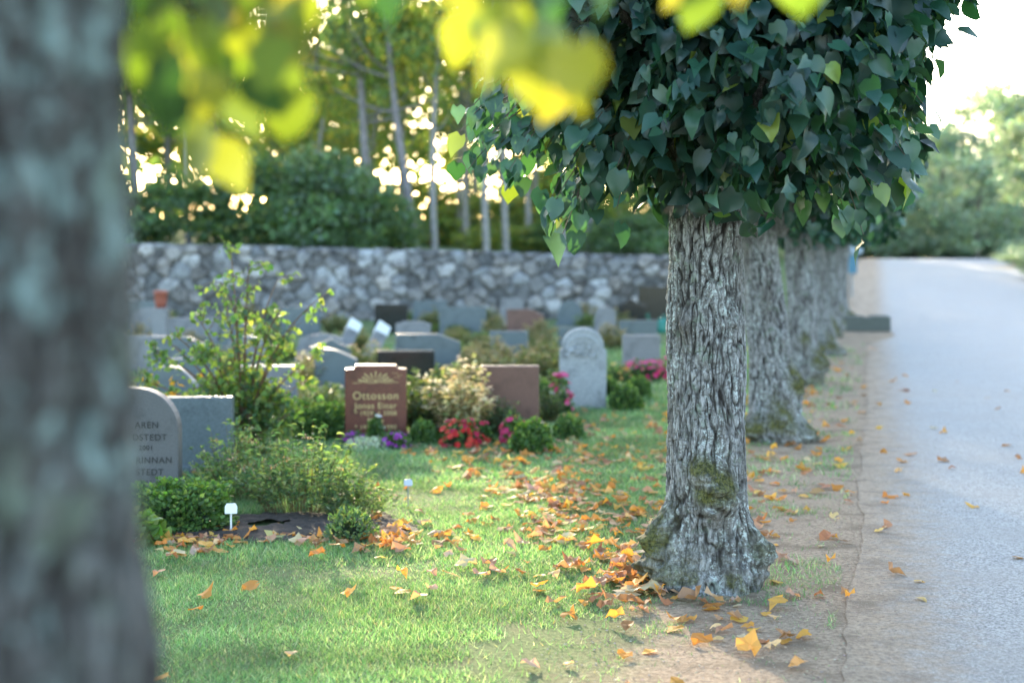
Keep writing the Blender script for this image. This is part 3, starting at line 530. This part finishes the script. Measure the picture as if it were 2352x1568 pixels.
def marker(x,y,h,w,hh,mat,label,nm_='plant_marker'):
    g=Geo(); tube(g,[(0,0,-.02),(0,0,h*.7),(0,0,h)],.006 if mat is P_white else .004,(1,1,1),6); a=obj(nm_,None,loc=(x,y,0),rz=random.uniform(-.3,.3)); tag(a,label,'plant marker')
    obj('stake',g.mesh('stake'),mat,parent=a); q=obj('plate',extrude([(-w/2,0),(w/2,0),(w/2,hh*.7),(w/2*.7,hh),(-w/2*.7,hh),(-w/2,hh*.7)],.01,.003),mat,parent=a,loc=(0,-.008,h-hh*.3)); q.rotation_euler=(-.3,0,0)
marker(-1.62,8.2,.14,.07,.06,P_white,'small white plastic plant marker in dark soil'); marker(-.665,9.1,.15,.055,.045,P_metal,'small grey metal plant marker on the lawn'); marker(.43,15.0,.17,.06,.05,P_white,'small white plant marker beside an arched gravestone')
def flowers(name,x,y,R,H,fc,n_f,label,fs=.03,green=BX,sc=1):
    o=put(name,dome(500,R,H,.035,green,(4,3,1),.7,core=True).mesh('foliage'),x,y,label,'flowers',sc=sc,group='flowers planted on graves')
    g=Geo(); 
    for i in range(n_f):
        d=runit(1)[0]; d[2]=abs(d[2]); p=d*[R,R,H]*random.uniform(.95,1.2); m_=9; a=np.linspace(0,6.28,m_,endpoint=False); up=d+[0,-.4,.5]; up=up/np.linalg.norm(up); t1=np.cross(up,[0,.3,1]); t1/=np.linalg.norm(t1); t2=np.cross(up,t1)
        T=np.cos(a)[:,None]*t1+np.sin(a)[:,None]*t2+up*.35; leaves(g,np.tile(p,(m_,1)),T,np.tile(up,(m_,1)),fs*random.uniform(.7,1.2),vary(fc[random.randrange(len(fc))],m_,.2),.9,1)
    obj('blossoms',g.mesh('blossoms'),M_flower,parent=o)
RED=((.5,.015,.012),(.6,.05,.03),(.42,.01,.05)); PNK=((.6,.04,.16),(.65,.10,.24),(.5,.02,.1)); PUR=((.30,.03,.30),(.38,.08,.42)); WHT=((.7,.7,.62),(.65,.68,.5))
flowers('red_begonia',-.44,12.1,.17,.2,RED,62,'red begonia flowers planted before gravestones',.033); flowers('red_begonia',.02,12.25,.12,.22,((.55,.03,.06),(.5,.04,.12)),45,'crimson begonia flowers beside a boxwood ball',.033); flowers('red_begonia',-.28,12.3,.1,.16,RED,30,'red begonia flowers planted before gravestones',.033)
flowers('purple_aster',-1.35,12.1,.1,.1,PUR,45,'small purple flowers at a red gravestone',.024); flowers('purple_aster',-1.0,12.0,.12,.11,PUR,50,'small purple flowers at a red gravestone',.024)
flowers('white_rose',-1.17,12.2,.06,.21,WHT,9,'white roses standing before a red gravestone',.040); flowers('pink_begonia',1.75,18.6,.32,.24,PNK,110,'bright pink flowers before a grey gravestone',.035)
flowers('pink_begonia',.50,14.6,.11,.38,PNK,42,'pink flowers on a leafy stem by an arched gravestone',.038); flowers('pink_begonia',2.1,18.9,.2,.24,PNK,50,'bright pink flowers before a grey gravestone',.035)
flowers('orange_marigold',1.35,18.2,.2,.2,((.6,.28,.04),(.6,.4,.1)),40,'orange yellow flowers in a grave bed',.03)
put('silver_cushion_plant',dome(900,.2,.08,.02,((.35,.42,.42),(.5,.55,.55)),(1,1),.6,core=False).mesh('f'),-1.22,11.95,'pale silver grey cushion plant before red gravestone','plant')
pal=upright(120,.28,.62,.052,((.50,.46,.26),(.70,.62,.40),(.26,.30,.13)),(3,5,3),15,.75,((.75,.66,.45),.4)).mesh('foliage')  # pale leaves lightened further to stand in for sunlight on them
put('sunlit_pale_shrub',pal,-.46,12.75,'pale cream shrub with sunlit brightness put into its leaf colour','shrub',mat=M_pale)
dk=upright(110,.26,.5,.05,((.05,.09,.045),(.08,.13,.06),(.16,.19,.09)),(4,3,1),16,.6).mesh('foliage')
for x,y,s in ((-.80,12.9,1.05),(-.08,12.75,.6),(-.6,13.3,1.1),(.85,16.2,.7),(-1.75,13.2,.8),(.35,13.9,.6)): put('dark_leafy_shrub',dk,x,y,'dark green leafy shrub between gravestones','shrub',random.uniform(0,6),s,group='dark shrubs between graves')
per=[upright(90,.4,.5,.07,((.14,.17,.09),(.20,.21,.11),(.09,.13,.06)),(3,3,2),14,.6,((.36,.22,.13),.6)).mesh('foliage'),
     upright(90,.42,.4,.07,((.08,.13,.06),(.13,.19,.07),(.22,.25,.1)),(3,3,1),14,.7).mesh('foliage'),
     upright(80,.35,.52,.07,((.15,.17,.10),(.22,.21,.13),(.30,.24,.16)),(3,3,1.4),11,.6,((.42,.30,.20),.7)).mesh('foliage')]
lab=['olive perennial with brown flower heads on graves','fresh green low shrub on graves','dry pinkish brown flower stand on graves']
pp=[(-.45,17.8,2,.85),(-.1,18.6,2,.85),(.15,17.8,0,.85),(-.35,20,2,.9),(.45,19.5,0,.9)]
while len(pp)<80:
    y=random.uniform(14.5,35); x=random.uniform(-.31*y,.085*y); s_,t_=stc(x,y)
    if t_<-2.6: pp.append((x,y,random.choice([0,1,1,1,2]),random.uniform(.5,.95)))
for x,y,k,s in pp: put('grave_perennial',per[k],x,y,lab[k],'plant',random.uniform(0,6),s,group='perennials growing between graves')
for x,y,s in ((-2.9,12.2,1.),(-3.4,12.2,1.2),(-2.6,12.9,1.),(-1.9,14.2,.8)): put('grave_perennial',per[1],x,y,lab[1],'plant',random.uniform(0,6),s,group='perennials growing between graves')
u_=obj('terracotta_urn',None,loc=(-6.05,24.5,0)); tag(u_,'terracotta lantern urn on a stone pedestal','urn')
def lathe(prof,seg=20):
    g=Geo(); a=np.linspace(0,2*np.pi,seg,endpoint=False); V=np.array([[r*math.cos(t),r*math.sin(t),z] for r,z in prof for t in a]); F=[[i*seg+j,i*seg+(j+1)%seg,(i+1)*seg+(j+1)%seg,(i+1)*seg+j] for i in range(len(prof)-1) for j in range(seg)]; g.add(V,np.array(F),(1,1,1)); return g
obj('urn_body',lathe([(.0,0),(.08,0),(.105,.12),(.11,.24),(.125,.25),(.125,.29),(.09,.30),(.08,.28),(0,.27)]).mesh('urn',True),P_terra,parent=u_,loc=(0,0,.72)); obj('pedestal',extrude([(-.15,0),(.15,0),(.12,.08),(.12,.64),(.15,.72),(-.15,.72),(-.12,.64),(-.12,.08)],.26,.01),G_grey,parent=u_)
w_=obj('watering_can',None,loc=(3.2,30,0),scale=.9); tag(w_,'green plastic watering can standing near the wall','watering can')
obj('can_body',lathe([(0,0),(.15,0),(.16,.05),(.14,.3),(.1,.34),(0,.34)]).mesh('can',True),P_teal,parent=w_); g=Geo(); tube(g,bez((-.12,0,.06),(-.3,0,.1),(-.36,0,.38),7),np.linspace(.03,.02,7),(1,1,1),8); tube(g,[(-.36,0,.38),(-.38,0,.41),(-.39,0,.43)],np.array([.02,.05,.055]),(1,1,1),8); obj('spout',g.mesh('spout',True),P_teal,parent=w_)
g=Geo(); tube(g,bez((-.08,0,.33),(.15,0,.62),(.15,0,.08),10),.014,(1,1,1),8); obj('handle',g.mesh('handle',True),P_teal,parent=w_)
sx,sy=9.55,40.0; z0=float(hgt(sx,sy)); s=obj('road_sign',None,loc=(sx,sy,z0)); tag(s,'grey and blue sign boards on a steel pole','sign')
g=Geo(); tube(g,[(0,0,0),(0,0,.8),(0,0,1.45)],.03,(1,1,1),8); obj('pole',g.mesh('pole',True),P_pole,parent=s)
obj('sign_board',extrude([(-.33,0),(.3,0),(.3,.2),(-.33,.2)],.03,.005),P_board,parent=s,loc=(0,-.05,1.22)); obj('sign_panel',extrude([(-.1,0),(.14,0),(.14,.52),(-.1,.52)],.03,.005),P_blue,parent=s,loc=(0,-.05,.66))
o=obj('concrete_block',extrude([(-.52,0),(.5,0),(.5,.3),(.46,.33),(.1,.33),(.1,.30),(-.06,.30),(-.06,.33),(-.52,.33)],.5,.015),P_conc,loc=(7.6,30.6,float(hgt(7.6,30.6))),rz=-.1); tag(o,'low mossy concrete block beside the road','concrete block')
# ---------------- grass
g=Geo()
def blades(y0,y1,dens,h0,h1,wd):
    xa,xb=-.32*y1-.6,.42*y1; n=int((xb-xa)*(y1-y0)*dens); x=rng.uniform(xa,xb,n); y=rng.uniform(y0,y1,n); s_,t_=stc(x,y)
    nz=vnoise(np.stack([x*1.8,y*1.8,0*x],1))+.5*vnoise(np.stack([x*7,y*7,0*x],1)); tt=t_+(nz-.75)*1.0
    p=1-.97*sm(-1.5,-1.0,tt); p=np.where(t_>-.95,np.where(nz>.88,.25,.02),p); p=np.where(t_>-.16,0,p)
    p=np.where(((x+1.45)/.85)**2+((y-8.42-.1*(x+1.45))/.45)**2<1,.03,p)
    p=p*(.45+.55*sm(.3,.7,nz))
    k=rng.random(n)<p; x,y,nz=x[k],y[k],nz[k]; n=len(x); an=rng.uniform(0,6.28,n); h=rng.uniform(h0,h1,n)*(.35+.85*nz); w=wd*rng.uniform(.6,1.2,n)
    la=an+rng.uniform(-1,1,n)+1.57; ln=h*rng.uniform(.2,1.7,n); B=np.stack([x,y,0*x-.003],1); W=np.stack([np.cos(an)*w,np.sin(an)*w,0*x],1); T=B+np.stack([np.cos(la)*ln,np.sin(la)*ln,h],1)
    V=np.stack([B-W,B+W,T],1).reshape(-1,3); pt=vnoise(np.stack([x*3,y*3,0*x+4],1)); C=palette(((.09,.205,.08),(.15,.27,.125),(.33,.40,.26),(.28,.25,.15)),(4,4,1.8,.5),n,.25)*(.6+.8*pt[:,None]); g.add(V,np.arange(3*n).reshape(-1,3),np.repeat(C,3,0))
blades(4.6,7.2,16000,.010,.032,.002); blades(7.2,10,9000,.014,.038,.0026); blades(10,15,2600,.022,.05,.0045); blades(15,26,500,.03,.08,.009)
o=obj('grass',g.mesh('grass'),M_grass); tag(o,'short dewy green lawn grass','grass',kind='stuff')
# ---------------- fallen leaves
FC=((.50,.24,.06),(.34,.18,.09),(.56,.33,.08),(.50,.38,.25),(.27,.14,.075),(.44,.26,.16),(.55,.46,.20)); FW=(5,3,3.5,1.6,2,4,.7)
pts=[]
def addl(n,fn):
    c=0
    while c<n:
        x,y=fn()
        if (x-.95)**2+(y-7)**2<.07 or y<4.6: continue
        pts.append((x,y)); c+=1
def row(): 
    s_=6.4+abs(random.gauss(0,1))*9; t_=random.gauss(-1.15,.55); return xy(s_,min(t_,.2) if random.random()<.95 else t_)
def clump():
    c=CL[random.randrange(len(CL))]; return c[0]+random.gauss(0,.15),c[1]+random.gauss(0,.2)
CL=[(random.gauss(.35,.4),random.gauss(8.6,1.2)) for _ in range(17)]+[(random.uniform(-1.9,-.6),random.gauss(8.0,.1)) for _ in range(10)]
addl(520,row)
addl(190,lambda:(random.gauss(.25,.55),random.gauss(9.7,1.6)))
addl(400,clump)
addl(60,lambda:(random.gauss(-1.1,.42),random.gauss(8.02,.15)))
addl(22,lambda:(random.uniform(-1.9,1.2),random.uniform(5.2,7.3)))
addl(50,lambda:xy(random.uniform(5,20),random.uniform(-.1,2.6)))
addl(40,lambda:xy(random.uniform(5,9),random.uniform(-1.3,-.2)))
addl(70,lambda:(.95+random.gauss(-.42,.22),7+random.gauss(.15,.35)))
addl(280,lambda:(random.uniform(-1,1.6),random.uniform(11,15.5)))
pts.sort(key=lambda p:p[1])
def fl(P,C,big=1.):
    n=len(P); g=Geo(); T=runit(n)*[1,1,.05]; leaves(g,P,T,runit(n)*.25+[0,0,1],rng.uniform(.042,.09,n)*big,C,rng.uniform(.8,1.15,n)[:,None,None],rng.choice([-1,1],n)*rng.uniform(.3,2.4,n),jit=.065); return g
variants=[]
for i in range(40):
    gg=fl(np.zeros((1,3)),palette(FC,FW,1,.25)); gg.V[0][:,2]-=gg.V[0][:,2].min(); me=gg.mesh('fallen_leaf',False); me.materials.append(M_litter); variants.append(me)
for x,y in pts[:300]:
    s_,t_=stc(x,y); o=bpy.data.objects.new('fallen_leaf',random.choice(variants)); coll.objects.link(o); o.location=(x,y,.004 if t_>-.95 else .012); k=.04 if t_>-.95 else .18; o.rotation_euler=(random.uniform(-k,k),random.uniform(-k,k),random.uniform(0,6.28)); o.scale=(random.uniform(.75,1.3),)*3
    tag(o,'curled dry orange brown linden leaf on the ground','leaf','fallen autumn leaves')
P=np.array([(x,y,.02) for x,y in pts[300:]]); gg=fl(P,palette(FC,FW,len(P),.25),1.1); o=obj('leaf_litter',gg.mesh('leaf_litter'),M_litter); tag(o,'scattered orange and brown autumn leaf litter','leaves',kind='stuff')
n=7000; s_=rng.uniform(4.8,20,n); t_=rng.uniform(-1.3,.15,n); x,y=xy(s_,t_); g=Geo(); r=rng.uniform(.002,.007,n)
oc=np.array([[1,0,0],[0,1,0],[-1,0,0],[0,-1,0],[0,0,.7]]); V=np.stack([x,y,0*x+.004],1)[:,None]+oc[None]*r[:,None,None]; off=(np.arange(n)*5)[:,None,None]
g.add(V.reshape(-1,3),(np.array([[0,1,4],[1,2,4],[2,3,4],[3,0,4]])[None]+off).reshape(-1,3),np.repeat(vary((.34,.27,.2),n,.4),5,0))
o=obj('gravel',g.mesh('gravel'),M_pebble); tag(o,'fine gravel on the bare soil verge','gravel',kind='stuff')
# ---------------- light
EL,AZ=math.radians(15.0),math.radians(-10)
w=bpy.data.worlds.new('World'); scene.world=w; w.use_nodes=True; N=w.node_tree.nodes; L=w.node_tree.links
sk=N.new('ShaderNodeTexSky'); sk.sky_type='NISHITA'; sk.sun_disc=False; sk.sun_elevation=EL; sk.sun_rotation=AZ; sk.dust_density=1.5; sk.air_density=1.0
L.new(sk.outputs[0],N['Background'].inputs[0]); N['Background'].inputs[1].default_value=1.2
sd=Vector((math.sin(AZ)*math.cos(EL),math.cos(AZ)*math.cos(EL),math.sin(EL)))
ld=bpy.data.lights.new('sun','SUN'); ld.energy=19; ld.angle=math.radians(.6); ld.color=(1,.82,.56)
lo=bpy.data.objects.new('sun',ld); coll.objects.link(lo); lo.rotation_euler=sd.to_track_quat('Z','Y').to_euler()
# ---------------- camera
cd=bpy.data.cameras.new('camera'); cam=bpy.data.objects.new('camera',cd); coll.objects.link(cam); cam.location=(0,0,1.6); cam.rotation_euler=(math.pi/2,0,0)
cd.lens=50; cd.sensor_width=36; cd.shift_y=-194/2352; cd.clip_end=1500; cd.clip_start=.05
cd.dof.use_dof=True; cd.dof.focus_distance=6.85; cd.dof.aperture_fstop=1.4
scene.camera=cam
scene.view_settings.view_transform='Standard'; scene.view_settings.look='None'; scene.view_settings.exposure=0
